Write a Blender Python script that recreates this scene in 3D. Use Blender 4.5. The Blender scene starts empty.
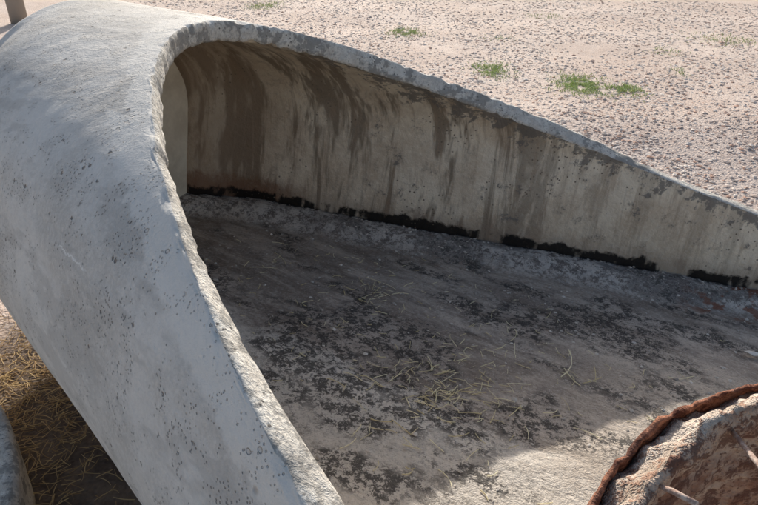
import bpy, math, random
import numpy as np
from mathutils import Matrix, Vector, noise
random.seed(5)
# ------------------------------------------------------------------ frames
# culvert frame: x = along pipe axis, y = across, z = up from its own floor. It rests a little tilted.
r2=Vector((0.86168085,0.49394421,0.11629805));u2=Vector((-0.28620296,0.28380254,0.91517429));fw=Vector((-0.41903936,0.82187301,-0.38591551))
PIT=math.radians(29)
g=(u2*math.cos(PIT)-fw*math.sin(PIT)).normalized()
wx=r2.normalized(); wy=g.cross(wx).normalized()
HG=-0.38
M=Matrix(((wx.x,wx.y,wx.z,0),(wy.x,wy.y,wy.z,0),(g.x,g.y,g.z,-HG),(0,0,0,1)))
CAMH=M@Vector((2.4701,-2.7270,1.6841))
col=bpy.context.scene.collection

# ------------------------------------------------------------------ node helpers
class NT:
    def __init__(s,name):
        s.m=bpy.data.materials.new(name);s.m.use_nodes=True;s.t=s.m.node_tree;s.t.nodes.clear()
        s.out=s.n('ShaderNodeOutputMaterial');s.b=s.n('ShaderNodeBsdfPrincipled')
        s.l(s.b.outputs[0],s.out.inputs[0]);s.b.inputs['Roughness'].default_value=.9
        s.b.inputs['Specular IOR Level'].default_value=.2
        s.tc=s.n('ShaderNodeTexCoord')
    def n(s,t,**k):
        x=s.t.nodes.new(t)
        for a,b in k.items(): setattr(x,a,b)
        return x
    def l(s,a,b): s.t.links.new(a,b)
    def vec(s,sc=(1,1,1),coord='Object'):
        m=s.n('ShaderNodeMapping');m.inputs['Scale'].default_value=sc
        s.l(s.tc.outputs[coord],m.inputs[0]);return m.outputs[0]
    def noise(s,scale,detail=5,rough=.6,sc=(1,1,1),dist=0,w=None):
        x=s.n('ShaderNodeTexNoise');x.inputs['Scale'].default_value=scale;x.inputs['Detail'].default_value=min(4,detail)
        x.inputs['Roughness'].default_value=rough;x.inputs['Distortion'].default_value=dist
        s.l(s.vec(sc),x.inputs['Vector']);return x.outputs[0]
    def vor(s,scale,sc=(1,1,1),feature='F1',out=0):
        x=s.n('ShaderNodeTexVoronoi',feature=feature);x.inputs['Scale'].default_value=scale
        s.l(s.vec(sc),x.inputs['Vector']);return x.outputs[out]
    def ramp(s,inp,a,b,va=0.,vb=1.):
        x=s.n('ShaderNodeMapRange');x.interpolation_type='SMOOTHSTEP'
        if a>b: a,b,va,vb=b,a,vb,va
        for i,v in zip((1,2,3,4),(a,b,va,vb)): x.inputs[i].default_value=v
        s.l(inp,x.inputs[0]);return x.outputs[0]
    def math(s,op,a,b=None):
        x=s.n('ShaderNodeMath',operation=op)
        for i,v in enumerate((a,b)):
            if v is None: continue
            if isinstance(v,(int,float)): x.inputs[i].default_value=v
            else: s.l(v,x.inputs[i])
        return x.outputs[0]
    def mul(s,a,b): return s.math('MULTIPLY',a,b)
    def add(s,a,b): return s.math('ADD',a,b)
    def spot(s,p,r):
        x=s.n('ShaderNodeVectorMath',operation='DISTANCE');s.l(s.tc.outputs['Object'],x.inputs[0]);x.inputs[1].default_value=p
        return s.ramp(x.outputs['Value'],r*.6,r,1,0)
    def mix(s,fac,a,b,mode='MIX'):
        x=s.n('ShaderNodeMix',data_type='RGBA',blend_type=mode)
        for i,v in ((0,fac),(6,a),(7,b)):
            if isinstance(v,(int,float)): x.inputs[i].default_value=v
            elif isinstance(v,tuple): x.inputs[i].default_value=(*v,1)
            else: s.l(v,x.inputs[i])
        return x.outputs[2]
    def attr(s,name):
        x=s.n('ShaderNodeAttribute',attribute_name=name);return x.outputs['Fac']
    def xyz(s):
        x=s.n('ShaderNodeSeparateXYZ');s.l(s.tc.outputs['Object'],x.inputs[0]);return x.outputs
    def color(s,c): s.l(c,s.b.inputs['Base Color'])
    def bumps(s,*hs):
        tot=None
        for h,k in hs:
            v=s.mul(h,k);tot=v if tot is None else s.add(tot,v)
        x=s.n('ShaderNodeBump');x.inputs['Strength'].default_value=1;x.inputs['Distance'].default_value=1
        s.l(tot,x.inputs['Height']);s.l(x.outputs[0],s.b.inputs['Normal'])

def mat_outer():
    n=NT('concrete_outer')
    X,Y,Z=n.xyz()
    big=n.noise(1.6,4,.7);fine=n.noise(60,4,.8);mid=n.noise(7,4,.75)
    c=n.mix(n.ramp(big,.38,.62),(.54,.51,.465),(.70,.67,.62))
    c=n.mix(n.ramp(mid,.48,.66,0,.5),c,(.46,.435,.40))
    c=n.mix(n.ramp(fine,.38,.68,0,.45),c,(.79,.76,.70))
    st=n.noise(1.2,4,.7,(.5,5,5));c=n.mix(n.ramp(st,.50,.60,0,.4),c,(.43,.405,.37))
    pit=n.mul(n.ramp(n.vor(17,(1,1,1.3)),.10,.17,1,0),n.ramp(mid,.52,.57))
    pit2=n.mul(n.ramp(n.vor(80),.14,.28,1,0),n.ramp(mid,.50,.56))
    c=n.mix(n.mul(pit,.75),c,(.17,.14,.12));c=n.mix(n.mul(pit2,.5),c,(.24,.22,.20))
    e=n.attr('edge');w=n.add(e,n.mul(mid,.16));c=n.mix(n.ramp(w,.20,.23,.65,0),c,(.80,.77,.71))
    sp=None
    for p in [(1.45,-1.74,.89),(1.74,-1.88,.80),(1.81,-1.91,.77),(1.83,-1.92,.70),(1.2,-1.66,.95),(2.0,-1.99,.60),(1.55,-1.86,.62)]:
        v=n.spot(p,.024);sp=v if sp is None else n.math('MAXIMUM',sp,v)
    sp=n.mul(sp,n.ramp(fine,.3,.45))
    c=n.mix(n.mul(sp,.9),c,(.10,.045,.03))
    # thin pale scratch
    ln=n.math('ABSOLUTE',n.add(n.add(Z,n.mul(mid,.10)),-.825))
    c=n.mix(n.mul(n.ramp(ln,.0015,.004,.7,0),n.spot((.78,-1.585,.77),.16)),c,(.88,.86,.81))
    n.color(c);n.bumps((fine,.0045),(mid,.011),(n.math('MAXIMUM',n.math('MAXIMUM',pit,pit2),sp),-.008));return n.m
def mat_rim():
    n=NT('concrete_broken_edge')
    fine=n.noise(60,4,.8);mid=n.noise(11,4,.75);b=n.noise(5,4,.85)
    c=n.mix(n.ramp(mid,.35,.65),(.62,.585,.525),(.82,.79,.72))
    c=n.mix(n.ramp(b,.49,.56,0,.75),c,(.28,.27,.25))
    c=n.mix(n.ramp(fine,.5,.64,0,.5),c,(.30,.28,.255))
    c=n.mix(n.mul(n.ramp(n.vor(45),.12,.3,1,0),n.ramp(mid,.5,.55)),c,(.15,.14,.13))
    n.color(c);n.bumps((fine,.013),(mid,.018));return n.m
def mat_inner():
    n=NT('concrete_inner_wall')
    X,Y,Z=n.xyz()
    big=n.noise(2.2,4,.7);fine=n.noise(40,4,.8);bl=n.noise(8,4,.8)
    c=n.mix(n.ramp(big,.38,.62),(.64,.525,.385),(.82,.72,.56))
    c=n.mix(n.ramp(fine,.38,.68,0,.4),c,(.84,.77,.64))
    st=n.noise(5,4,.75,(1,.3,.16),.4)
    left=n.ramp(X,.9,1.9,1,.4)
    c=n.mix(n.mul(n.ramp(st,.46,.59,0,.85),left),c,(.22,.17,.12))
    st2=n.noise(15,4,.7,(1,.12,.12));c=n.mix(n.ramp(st2,.50,.66,0,.5),c,(.40,.30,.21))
    c=n.mix(n.ramp(bl,.52,.66,0,.45),c,(.37,.30,.23))
    e=n.attr('edge')
    near=n.ramp(e,.0,.36,1,0)
    k=n.add(bl,n.mul(near,.20));c=n.mix(n.mul(n.ramp(k,.61,.69,0,.8),n.ramp(X,0,.25)),c,(.19,.18,.165))
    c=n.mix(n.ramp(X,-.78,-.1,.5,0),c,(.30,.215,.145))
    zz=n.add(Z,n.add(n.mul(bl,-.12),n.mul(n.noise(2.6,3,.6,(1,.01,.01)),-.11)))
    tm=n.add(n.noise(2.2,4,.75,(1,.01,.4)),n.mul(fine,.10))
    m=n.mul(n.ramp(zz,-.02,.006,1,0),n.ramp(tm,.465,.53))
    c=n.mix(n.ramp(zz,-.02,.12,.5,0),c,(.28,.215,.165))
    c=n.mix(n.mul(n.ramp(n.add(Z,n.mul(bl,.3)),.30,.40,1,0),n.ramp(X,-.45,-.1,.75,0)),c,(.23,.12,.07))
    c=n.mix(n.mul(m,.97),c,(.016,.014,.013))
    c=n.mix(n.mul(n.ramp(n.vor(30),.12,.24,1,0),n.ramp(big,.52,.6)),c,(.2,.16,.12))
    n.color(c);n.bumps((fine,.007),(bl,.016),(big,.02));return n.m
def mat_floor():
    n=NT('concrete_dirty_floor')
    X,Y,Z=n.xyz()
    fine=n.noise(55,4,.85);mid=n.noise(5,4,.8,(.8,1.3,1),.3);lon=n.noise(2.2,4,.75,(.6,1.7,1),.4)
    c=n.mix(n.ramp(lon,.40,.60),(.27,.215,.17),(.58,.49,.405))
    c=n.mix(n.ramp(mid,.40,.60,0,.55),c,(.38,.32,.27))
    yy=n.add(Y,n.add(n.mul(X,.06),n.mul(mid,.6)))
    rid=n.mul(n.ramp(yy,-.40,-.14),n.ramp(yy,-.14,.08,1,0))
    c=n.mix(n.mul(rid,.85),c,(.82,.755,.66))
    c=n.mix(n.ramp(yy,-.35,-.1,.7,0),c,(.74,.685,.60))
    c=n.mix(n.mul(n.ramp(X,1.7,2.6),n.ramp(Y,.6,1.1,.65,0)),c,(.66,.56,.455))
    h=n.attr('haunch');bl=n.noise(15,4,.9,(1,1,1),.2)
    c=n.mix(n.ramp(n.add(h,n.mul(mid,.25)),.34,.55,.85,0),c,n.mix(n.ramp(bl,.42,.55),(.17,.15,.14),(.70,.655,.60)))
    zone=n.add(n.noise(1.7,3,.6,(.8,1.5,1)),n.mul(mid,.25))
    hot=n.math('MAXIMUM',n.spot((1.2,-.3,0),.7),n.spot((1.95,1.0,0),.6))
    z2=n.add(zone,n.mul(hot,.13))
    k=n.mul(n.ramp(bl,.455,.54),n.ramp(z2,.60,.74));c=n.mix(n.mul(k,.88),c,(.05,.045,.041))
    c=n.mix(n.ramp(fine,.53,.66,0,.5),c,(.76,.69,.60))
    c=n.mix(n.ramp(fine,.47,.37,0,.4),c,(.10,.09,.08))
    tm=n.add(n.noise(2.2,4,.75,(1,.01,.4)),n.mul(fine,.10))
    tar=n.mul(n.ramp(n.add(h,n.mul(bl,.14)),.085,.12,1,0),n.ramp(tm,.465,.53))
    c=n.mix(n.mul(tar,.95),c,(.016,.014,.013))
    c=n.mix(n.mul(n.ramp(n.noise(7,3,.7),.50,.58,0,.8),n.mul(n.ramp(X,2.4,2.7),n.ramp(h,.35,.5,1,0))),c,(.24,.085,.045))
    n.color(c);n.bumps((fine,.010),(bl,.017),(mid,.024));return n.m

# ------------------------------------------------------------------ culvert
R=.7;Hh=.8414;T=.115;SE=3.75;TOP=R*(1+Hh)
def W(s):
    x=s+1.4443;return R+.3307*.5*(x+math.sqrt(x*x+.04))-.14*min(1,max(0,(-.5-s)/.4))**2
def scut(z):
    k=TOP-z
    if k<=1e-9: return 0.
    return min(SE,(.3091-math.sqrt(max(0,.09554-.0596*k)))/.0298)
def prof(s,q):
    a=abs(q);sg=-1 if q<0 else 1
    w=W(s)
    if a>.62:
        z=.035+(R-.035)*(1-(a-.62)/.38);b=w-.012*(1-z/R);nb,nz=1,0
    else:
        th=(1-a/.62)*math.pi/2
        b=w*math.cos(th);z=R+R*Hh*math.sin(th)
        nb,nz=math.cos(th)/w,math.sin(th)/(R*Hh);L=math.hypot(nb,nz);nb/=L;nz/=L
    return sg*b,z,sg*nb,nz
SB=-.97
NU=340;NV=180
def nz3(p,sc,off=0): return noise.noise(Vector(p)*sc+Vector((off,off*.7,off*1.3)))
verts=[];faces=[];mats=[];edge=[];haunch=[]
def addv(p,e=9.,h=9.):
    verts.append(tuple(p));edge.append(e);haunch.append(h);return len(verts)-1
inn=[];out=[]
for i in range(NU+1):
    q=-1+2*i/NU
    z0=prof(0,q)[1];sc=scut(z0)
    ch=max(0,nz3((q*26,0,5),1.)-.3)*.035+max(0,nz3((q*70,0,1),1.)-.25)*.04
    sc+=.006*nz3((q*30,0,3),1.)*(1 if sc<SE else .3)+.007*nz3((q*90,0,8),1.)-ch
    ri=[];ro=[]
    for j in range(NV+1):
        v=j/NV;v=1-(1-v)**1.25
        s=SB+(sc-SB)*v
        b,z,nb,nz=prof(s,q)
        e=(sc-s)*(.42 if z0<R*1.5 else .8)
        inset=.055 if s<-.77 else (.055*(1-(s+.77)/.03) if s<-.74 else 0)
        d=.007*nz3((s,b,z),3.)+.003*nz3((s,b,z),11.)
        chip=.026*max(0,1-e/.03)*max(0,nz3((s,b,z),22.,3))
        ri.append(addv((s,b-nb*(inset+d-chip),z-nz*(inset+d-chip)),e))
        d=.006*nz3((s,b,z),2.2,7)+.002*nz3((s,b,z),12.,4)
        zz=max(0,min(1,(R*1.1-z)/(R*1.1)));bul=.05*math.sin(zz*math.pi*.9)
        foot=max(0,(.45-z)/.45)
        chip=.032*max(0,1-e/.03)*max(0,nz3((s,b,z),20.,9))
        t=T-.01+d+bul-.08*foot**2-chip
        ro.append(addv((s,b+nb*t,z+nz*t),e))
    inn.append(ri);out.append(ro)
def quad(a,b,c,d,m): faces.append((a,b,c,d));mats.append(m)
for i in range(NU):
    for j in range(NV):
        quad(inn[i][j],inn[i][j+1],inn[i+1][j+1],inn[i+1][j],1)
        quad(out[i][j],out[i+1][j],out[i+1][j+1],out[i][j+1],0)
K=8
for end,jj in ((1,NV),(0,0)):
    cols=[]
    for i in range(NU+1):
        a=Vector(verts[inn[i][jj]]);c=Vector(verts[out[i][jj]])
        pa=Vector(verts[inn[i][jj-4 if end else 4]]);tan=(a-pa).normalized()
        nrm=(c-a).normalized()
        cutn=tan
        if end:
            z0=prof(0,-1+2*i/NU)[1]
            if scut(z0)<SE-.02: 
                m=Vector((.3091,0,1)).normalized();cutn=(m-nrm*m.dot(nrm))
                if cutn.length<.2: cutn=tan
                cutn=(cutn.normalized()*.6+tan*.4).normalized()
        row=[inn[i][jj]]
        for k in range(1,K):
            x=2*k/K-1
            pp=a.lerp(c,k/K)
            p=pp+cutn*(.012*(1-abs(x)**4)+.005*nz3(pp,12.)+.007*nz3(pp,45.))
            row.append(addv(p,0))
        row.append(out[i][jj]);cols.append(row)
    for i in range(NU):
        for k in range(K):
            if end: quad(cols[i][k],cols[i][k+1],cols[i+1][k+1],cols[i+1][k],2)
            else: quad(cols[i][k],cols[i+1][k],cols[i+1][k+1],cols[i][k+1],2)
# added plate closing the barrel, coloured pale for the sunlit interior beyond
ep=[]
for i in range(0,NU+1,4):
    q=-1+2*i/NU;b,z,nb,nz=prof(-.93,q);ep.append((b-nb*.03,z-nz*.03))
ctr=addv((-.93,0,.6))
ids=[addv((-.93,b,z)) for b,z in ep]
for i in range(len(ids)-1): faces.append((ctr,ids[i],ids[i+1]));mats.append(4)
faces.append((ctr,ids[-1],ids[0]));mats.append(4)
# floor slab with raised haunch ledges along both walls
FN=220;FM=180;top=[];bot=[]
def floor_z(s,b,w):
    dc=w-abs(b)
    tl=min(1,max(0,(.36+.05*nz3((s,0,0),2.5)-dc)/.26));tl=tl*tl*(3-2*tl)
    z=-.04+.085*tl+.008*math.exp(-((b+.5)/.12)**2)
    rg=.5+1.4*tl
    return z+.012*nz3((s,b,0),3.5)+.005*rg*nz3((s,b,0),14.)+.003*rg*nz3((s,b,0),34.)
for i in range(FM+1):
    s=SB+(SE-.005-SB)*i/FM;w=W(s)-.012;rt=[];rb=[]
    for k in range(FN+1):
        y=-1+2*k/FN;b=y*w;dc=w-abs(b)
        z=floor_z(s,b,w)
        if abs(y)>.999: z=.036
        rt.append(addv((s,b,z),9,dc));rb.append(addv((s,b-(.05 if b>0 else -.05)*(abs(y)>.999),-.085)))
    top.append(rt);bot.append(rb)
for i in range(FM):
    for k in range(FN):
        quad(top[i][k],top[i+1][k],top[i+1][k+1],top[i][k+1],3)
        quad(bot[i][k],bot[i][k+1],bot[i+1][k+1],bot[i+1][k],0)
for k in range(FN):
    quad(top[FM][k],bot[FM][k],bot[FM][k+1],top[FM][k+1],2)
    quad(top[0][k],top[0][k+1],bot[0][k+1],bot[0][k],2)
for side,i in ((-1,0),(1,NU)):
    prev=None
    for j in range(NV+1):
        o=Vector(verts[out[i][j]]);row=[out[i][j]]
        for dx,dz in ((.022,.040),(.05,.068),(.10,.088),(.17,.093)):
            row.append(addv((o.x,o.y-side*dx,o.z-dz)))
        if prev:
            for k in range(4):
                if side<0: quad(prev[k],row[k],row[k+1],prev[k+1],0)
                else: quad(prev[k],prev[k+1],row[k+1],row[k],0)
        prev=row
def mat_sunlit_plate():
    n=NT('barrel_plate_painted_sunlit');a=n.noise(5,4,.7);c=n.mix(n.ramp(a,.35,.65),(.68,.60,.47),(.82,.74,.59));n.color(c);n.bumps((a,.01));return n.m  # pale tone stands in for sunlight on the barrel interior
me=bpy.data.meshes.new('concrete_flared_culvert');me.from_pydata(verts,[],faces)
for nm,d in (('edge',edge),('haunch',haunch)):
    at=me.attributes.new(nm,'FLOAT','POINT');at.data.foreach_set('value',d)
for m in (mat_outer(),mat_inner(),mat_rim(),mat_floor(),mat_sunlit_plate()): me.materials.append(m)
me.polygons.foreach_set('material_index',mats);me.polygons.foreach_set('use_smooth',[True]*len(faces));me.update()
culvert=bpy.data.objects.new('concrete_flared_culvert',me);col.objects.link(culvert);culvert.matrix_world=M

# ------------------------------------------------------------------ generic mesh
def mesh_obj(name,V,F,mat,mw=None,parent=None,smooth=False):
    m=bpy.data.meshes.new(name);m.from_pydata(V,[],F)
    m.materials.append(mat);m.polygons.foreach_set('use_smooth',[smooth]*len(F));m.update()
    o=bpy.data.objects.new(name,m);col.objects.link(o)
    if mw is not None:o.matrix_world=mw
    if parent:o.parent=parent
    return o
def ring(profile,seg,rough=0.):
    V=[];F=[];n=len(profile)
    for i in range(seg):
        th=2*math.pi*i/seg
        for r,z in profile:
            p=Vector((r*math.cos(th),r*math.sin(th),z));d=rough*(noise.noise(p*9)+.6*noise.noise(p*26)+.5*noise.noise(p*55))
            V.append((math.cos(th)*(r+d),math.sin(th)*(r+d),z+d))
    for i in range(seg):
        for k in range(n):
            a=i*n+k;b=i*n+(k+1)%n;c=((i+1)%seg)*n+(k+1)%n;d=((i+1)%seg)*n+k
            F.append((a,d,c,b))
    return V,F
def dense(pts,step):
    out=[]
    for i in range(len(pts)):
        a=pts[i];b=pts[(i+1)%len(pts)];k=max(1,int(math.dist(a,b)/step))
        for j in range(k): out.append((a[0]+(b[0]-a[0])*j/k,a[1]+(b[1]-a[1])*j/k))
    return out
def mat_rust():
    n=NT('rusty_steel');a=n.noise(30,4,.85);b=n.noise(6,4,.6)
    c=n.mix(n.ramp(a,.38,.62),(.10,.035,.022),(.38,.17,.10));c=n.mix(n.ramp(b,.5,.7,0,.5),c,(.24,.14,.11))
    n.color(c);n.bumps((a,.01));return n.m
def mat_ringin():
    n=NT('rust_stained_concrete');a=n.noise(18,4,.85);b=n.noise(5,4,.7)
    c=n.mix(n.ramp(b,.4,.6),(.30,.155,.10),(.52,.40,.31));c=n.mix(n.ramp(a,.46,.56,0,.8),c,(.12,.05,.035))
    n.color(c);n.bumps((a,.025));return n.m
def mat_ringtop():
    n=NT('pale_rough_concrete');a=n.noise(24,4,.85);b=n.noise(6,4,.75)
    c=n.mix(n.ramp(b,.4,.6),(.40,.32,.255),(.64,.56,.48));c=n.mix(n.ramp(a,.50,.58,0,.8),c,(.27,.14,.09))
    n.color(c);n.bumps((a,.025));return n.m
rust=mat_rust()
nn=Vector((.054,-.355,1)).normalized();ax=nn.cross(Vector((0,1,0))).normalized();ay=nn.cross(ax)
C=Vector((3.14,-1.725,.756))
Mr=M@Matrix(((ax.x,ay.x,nn.x,C.x),(ax.y,ay.y,nn.y,C.y),(ax.z,ay.z,nn.z,C.z),(0,0,0,1)))
e=bpy.data.objects.new('concrete_manhole_ring',None);col.objects.link(e);e.matrix_world=Mr
V,F=ring(dense([(.70,-.02),(.69,-.42),(.61,-.42),(.612,-.2),(.62,.05),(.628,.078),(.642,.085),(.655,.06),(.675,.01)],.012),340,.016)
o=mesh_obj('ring_wall',V,F,mat_ringtop(),smooth=True);o.data.materials.append(mat_ringin())
for p in o.data.polygons:
    c=p.center
    if math.hypot(c.x,c.y)<.634 and c.z<.086:p.material_index=1
o.parent=e
V,F=ring(dense([(.712,.018),(.708,-.10),(.700,-.10),(.700,.018)],.01),300,.010)
o=mesh_obj('steel_band',V,F,rust,smooth=True);o.parent=e
def tube(pts,r,seg=8):
    V=[];F=[];pts=[Vector(p) for p in pts]
    for i,p in enumerate(pts):
        t=(pts[min(i+1,len(pts)-1)]-pts[max(i-1,0)]).normalized();a=t.orthogonal().normalized();b=t.cross(a)
        for k in range(seg):
            th=2*math.pi*k/seg;V.append(tuple(p+(a*math.cos(th)+b*math.sin(th))*r))
    for i in range(len(pts)-1):
        for k in range(seg): F.append((i*seg+k,i*seg+(k+1)%seg,(i+1)*seg+(k+1)%seg,(i+1)*seg+k))
    F.append(tuple(range(seg))[::-1]);F.append(tuple((len(pts)-1)*seg+k for k in range(seg)));return V,F
def mat_bar():
    n=NT('rebar_steel');a=n.noise(60,4,.8);n.color(n.mix(n.ramp(a,.4,.6),(.42,.28,.22),(.68,.55,.46)));n.bumps((a,.003));return n.m
Mi=Mr.inverted()@M;bar=mat_bar()
for i,(p,q) in enumerate((((2.635,-1.385,.928),(2.74,-1.62,.945)),((2.52,-1.60,.878),(2.60,-1.655,.915)))):
    p=Mi@Vector(p);q=Mi@Vector(q);V,F=tube([p,p.lerp(q,.5)+Vector((0,0,.006)),q],.0055,10)
    o=mesh_obj('rebar_%d'%(i+1),V,F,bar,smooth=True);o.parent=e

# ------------------------------------------------------------------ ground
def sst(a,b,x):
    t=max(0,min(1,(x-a)/(b-a)));return t*t*(3-2*t)
def gz(x,y):
    dip=.36*sst(.8,3.2,x)*(1-sst(1.2,4.5,y))
    return .03*noise.noise(Vector((x*.6,y*.6,0)))+.06*noise.noise(Vector((x*.15,y*.15,5)))-.03-dip
def mat_ground():
    n=NT('gravel_ground')
    fine=n.noise(70,4,.8);mid=n.noise(5,4,.8);big=n.noise(.5,4,.75)
    c=n.mix(n.ramp(big,.38,.62),(.58,.44,.355),(.74,.605,.51))
    c=n.mix(n.ramp(mid,.45,.62,0,.55),c,(.50,.365,.29))
    c=n.mix(n.ramp(fine,.45,.62,0,.55),c,(.82,.70,.61))
    v=n.n('ShaderNodeTexVoronoi');v.inputs['Scale'].default_value=44;n.l(n.vec(),v.inputs['Vector'])
    sp=n.n('ShaderNodeSeparateColor');n.l(v.outputs['Color'],sp.inputs[0])
    c=n.mix(n.mul(n.ramp(v.outputs[0],.3,.5,1,0),n.ramp(sp.outputs[0],.25,.3,0,.85)),c,n.mix(sp.outputs[1],(.36,.27,.23),(.88,.77,.68)))
    X,Y,Z=n.xyz()
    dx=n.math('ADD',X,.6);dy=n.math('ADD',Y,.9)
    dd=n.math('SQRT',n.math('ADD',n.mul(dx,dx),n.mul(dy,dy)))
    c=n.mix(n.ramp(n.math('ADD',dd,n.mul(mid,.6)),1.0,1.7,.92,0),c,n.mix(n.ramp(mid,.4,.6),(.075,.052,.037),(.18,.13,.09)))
    n.color(c);n.bumps((mid,.008),(v.outputs[0],-.007),(fine,.004));return n.m
V=[];F=[];xs=sorted(set([-300,-120,-60]+[x*.25 for x in range(-80,121)]+[60,120,300]));ys=sorted(set([-300,-100,-40]+[y*.25 for y in range(-40,161)]+[80,150,400]))
for y in ys:
    for x in xs: V.append((x,y,gz(x,y)))
nx=len(xs)
for j in range(len(ys)-1):
    for i in range(nx-1): F.append((j*nx+i,j*nx+i+1,(j+1)*nx+i+1,(j+1)*nx+i))
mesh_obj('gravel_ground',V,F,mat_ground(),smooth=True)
def mat_stone():
    n=NT('gravel_stones');
    gi=n.n('ShaderNodeNewGeometry');r=gi.outputs['Random Per Island']
    c=n.mix(r,(.50,.395,.335),(.88,.79,.70));r2_=n.math('FRACT',n.mul(r,7.3));c=n.mix(n.ramp(r2_,.76,.80),c,(.56,.36,.27));r3=n.math('FRACT',n.mul(r,13.1));c=n.mix(n.ramp(r3,.93,.95),c,(.28,.25,.24))
    n.color(c);return n.m
oct_v=[Vector(v).normalized() for v in [(1,0,0),(-1,0,0),(0,1,0),(0,-1,0),(0,0,1),(0,0,-1),(1,1,.6),(-1,1,.6),(1,-1,.6),(-1,-1,.6)]]
oct_f=[(0,6,8),(6,4,8),(6,2,7),(6,7,4),(2,6,5),(0,5,6),(7,1,9),(7,9,4),(1,7,5),(2,5,7),(9,3,8),(9,8,4),(3,9,5),(1,5,9),(0,8,5),(3,5,8)]
V=[];F=[]
def add_stone(x,y,z,r,flat=1.):
    o=len(V);a=random.random()*6.28;ca,sa=math.cos(a),math.sin(a);sx,sy,sz=r*random.uniform(.7,1.4),r*random.uniform(.6,1.),r*random.uniform(.3,.6)*flat
    for v in oct_v:
        k=random.uniform(.8,1.15);px,py,pz=v.x*sx*k,v.y*sy*k,v.z*sz*k
        V.append((x+px*ca-py*sa,y+px*sa+py*ca,z+pz+sz*.1))
    for f_ in oct_f:F.append(tuple(o+i for i in f_))
for _ in range(92000):
    d=2.+14*random.random()**1.3;a=math.radians(random.uniform(-40,56))
    x=.98+d*math.sin(a)*1.1;y=-3.4+d*math.cos(a)*1.1+2
    if y<.5 or x< -5.5 or x>11: continue
    if noise.noise(Vector((x*.8,y*.8,9)))<random.uniform(-.8,.1): continue
    add_stone(x,y,gz(x,y),random.choice((.007,.009,.011,.013,.016,.02,.026))*random.uniform(.7,1.2)*(1+.02*d),.8)
for _ in range(150):
    d=4+9*random.random();a=math.radians(random.uniform(-40,45));x=.98+d*math.sin(a);y=-1.4+d*math.cos(a)
    if y<1: continue
    add_stone(x,y,gz(x,y),random.uniform(.025,.055))
mesh_obj('gravel_stones',V,F,mat_stone())

# ------------------------------------------------------------------ grass
def mat_simple(name,a,b,rough=.8):
    n=NT(name);gi=n.n('ShaderNodeNewGeometry');c=n.mix(gi.outputs['Random Per Island'],a,b);n.color(c);n.b.inputs['Roughness'].default_value=rough;return n.m
gm=mat_simple('grass_blades',(.34,.42,.14),(.60,.68,.32))
V=[];F=[]
for cx,cy,sx,sy,nb in [(1.48,9.61,.36,.42,900),(2.71,6.65,.28,.44,850),(3.82,5.75,.38,.46,1900),(4.40,5.5,.24,.26,800),(-1.77,13.1,.45,.6,700),(4.64,11.63,.5,.4,160),(7.4,8.9,.7,.7,500),(5.55,6.5,.2,.25,80),(5.9,8.0,.3,.3,140),(3.2,9,.3,.3,80)]:
    for _ in range(nb):
        x=random.gauss(cx,sx*.5);y=random.gauss(cy,sy*.6)
        if noise.noise(Vector((x*7,y*7,2)))<-.12: continue
        h=random.uniform(.018,.05);a=random.random()*6.28;w=.0055
        lx,ly=random.gauss(0,.035),random.gauss(0,.035);z=gz(x,y);o=len(V);c,s_=math.cos(a)*w,math.sin(a)*w
        V+=[(x-c,y-s_,z),(x+c,y+s_,z),(x+c*.7+lx*.4,y+s_*.7+ly*.4,z+h*.6),(x-c*.7+lx*.4,y-s_*.7+ly*.4,z+h*.6),(x+lx,y+ly,z+h)]
        F+=[(o,o+1,o+2,o+3),(o+3,o+2,o+4)]
mesh_obj('grass_tufts',V,F,gm)

# ------------------------------------------------------------------ straw
sm=mat_simple('straw',(.62,.52,.29),(.90,.83,.58))
def straw(V,F,x,y,z,L,a,r,lift=0):
    n=5;o=len(V);bend=random.gauss(0,.35)
    pts=[];px,py=x,y
    for i in range(n):
        pts.append(Vector((px,py,z+lift*i/(n-1)+random.uniform(0,.002))));px+=math.cos(a)*L/(n-1);py+=math.sin(a)*L/(n-1);a+=bend/(n-1)*2
    v,f_=tube(pts,r,4);V+=v;F+=[tuple(o+i for i in q) for q in f_]
V=[];F=[]
for cx,cy,sd,nn_,L in [(1.53,-.34,.14,42,.10),(1.86,-.12,.2,48,.11),(1.7,-.25,.12,34,.09),(.93,.37,.12,20,.10),(2.12,.27,.05,5,.18),(.2,.15,.12,3,.18),(1.81,.51,.3,16,.10),(1.64,-.7,.12,16,.10),(1.6,.1,.6,110,.05),(1.2,.2,.5,70,.05),(.6,.3,.4,40,.06)]:
    for _ in range(nn_):
        x=random.gauss(cx,sd);y=random.gauss(cy,sd);straw(V,F,x,y,floor_z(x,y,W(x))+.004,L*random.uniform(.35,1.2),random.random()*6.28,random.uniform(.0012,.0022),random.uniform(0,.014))
straw(V,F,2.08,.18,-.015,.26,1.3,.0026,.03)
mesh_obj('straw_wisps',V,F,sm,mw=M)
V=[];F=[]
for _ in range(2200):
    x=random.gauss(-.8,.4);y=random.gauss(-.6,.6);straw(V,F,x,y,gz(x,y)+random.uniform(.003,.03),random.uniform(.04,.13),random.random()*6.28,random.uniform(.0012,.0022),random.uniform(-.01,.02))
mesh_obj('straw_litter',V,F,mat_simple('straw_old',(.30,.19,.09),(.68,.50,.25)))

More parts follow.
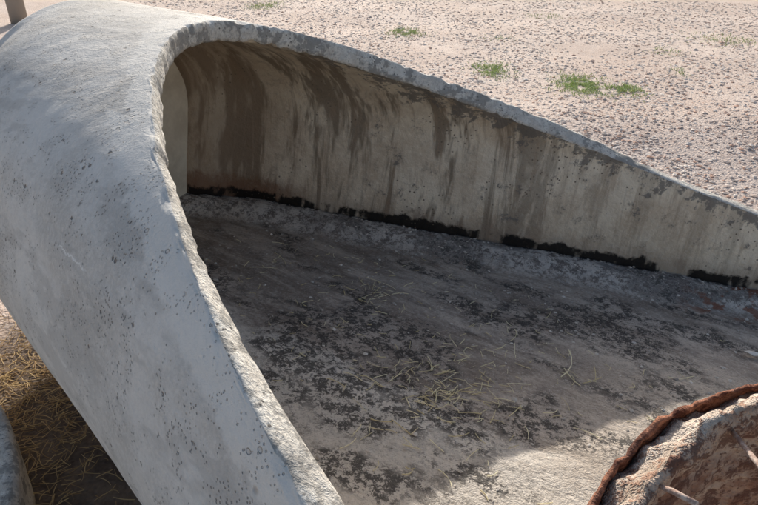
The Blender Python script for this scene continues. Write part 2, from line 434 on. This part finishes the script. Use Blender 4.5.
# crumbs of broken concrete lying in the trough
V=[];F=[]
for _ in range(1600):
    s=random.uniform(-.3,3.3);w=W(s)
    b=random.uniform(-w*.8,w*.95) if random.random()<.5 else w-abs(random.gauss(.15,.14))
    if b>w-.03: continue
    add_stone(s,b,floor_z(s,b,w),random.choice((.003,.004,.005,.007,.012))*random.uniform(.7,1.3),1.4)
mesh_obj('concrete_rubble',V,F,mat_simple('rubble',(.30,.26,.22),(.78,.72,.64)),mw=M)
V=[];F=[];add_stone(0,0,0,.035)
mesh_obj('white_stone',V,F,mat_simple('pale_stone',(.65,.62,.55),(.75,.71,.65)),mw=M@Matrix.Translation((2.93,1.19,-.02)))

# ------------------------------------------------------------------ neighbouring pipe + post
V,F=ring(dense([(1.494,.27),(1.48,.30),(1.2,.30),(1.19,.28),(1.19,-.03),(1.494,-.03)],.03),220,.008)
mesh_obj('concrete_pipe_section',V,F,mat_rim(),mw=Matrix.Translation((-1.835,-2.19,0)),smooth=True)
V,F=tube([(-6.45,10.6,-.1),(-6.45,10.6,.9),(-6.44,10.6,2.4)],.17,16)
mesh_obj('wooden_post',V,F,mat_simple('weathered_wood',(.3,.26,.22),(.34,.3,.26)),smooth=True)

# ------------------------------------------------------------------ light
S=Vector((-1.14,1.65,1.08)).normalized()  # toward the sun, culvert frame
Sw=(M.to_3x3()@S).normalized()
el=math.asin(Sw.z);az=math.atan2(Sw.x,Sw.y)
sl=bpy.data.lights.new('sun','SUN');sl.energy=5;sl.angle=math.radians(.53);sl.color=(1,.955,.89)
so=bpy.data.objects.new('sun',sl);col.objects.link(so);so.rotation_euler=Sw.to_track_quat('Z','Y').to_euler()
w=bpy.data.worlds.new('World');bpy.context.scene.world=w;w.use_nodes=True
t=w.node_tree;bg=t.nodes['Background'];sk=t.nodes.new('ShaderNodeTexSky');sk.sky_type='NISHITA';sk.sun_disc=False
sk.sun_elevation=el;sk.sun_rotation=az;sk.dust_density=3;sk.ozone_density=.8;t.links.new(sk.outputs[0],bg.inputs[0]);bg.inputs[1].default_value=.15
# ------------------------------------------------------------------ camera
cd=bpy.data.cameras.new('camera');cd.sensor_width=36;cd.lens=36*646.73/758;cd.clip_end=2000;cd.clip_start=.05
co=bpy.data.objects.new('camera',cd);col.objects.link(co)
A=M.to_3x3();a=A@r2;b=A@u2;c=-(A@fw)
co.matrix_world=Matrix(((a.x,b.x,c.x,CAMH.x),(a.y,b.y,c.y,CAMH.y),(a.z,b.z,c.z,CAMH.z),(0,0,0,1)))
bpy.context.scene.camera=co
vs=bpy.context.scene.view_settings;vs.view_transform='Standard';vs.look='None';vs.exposure=0
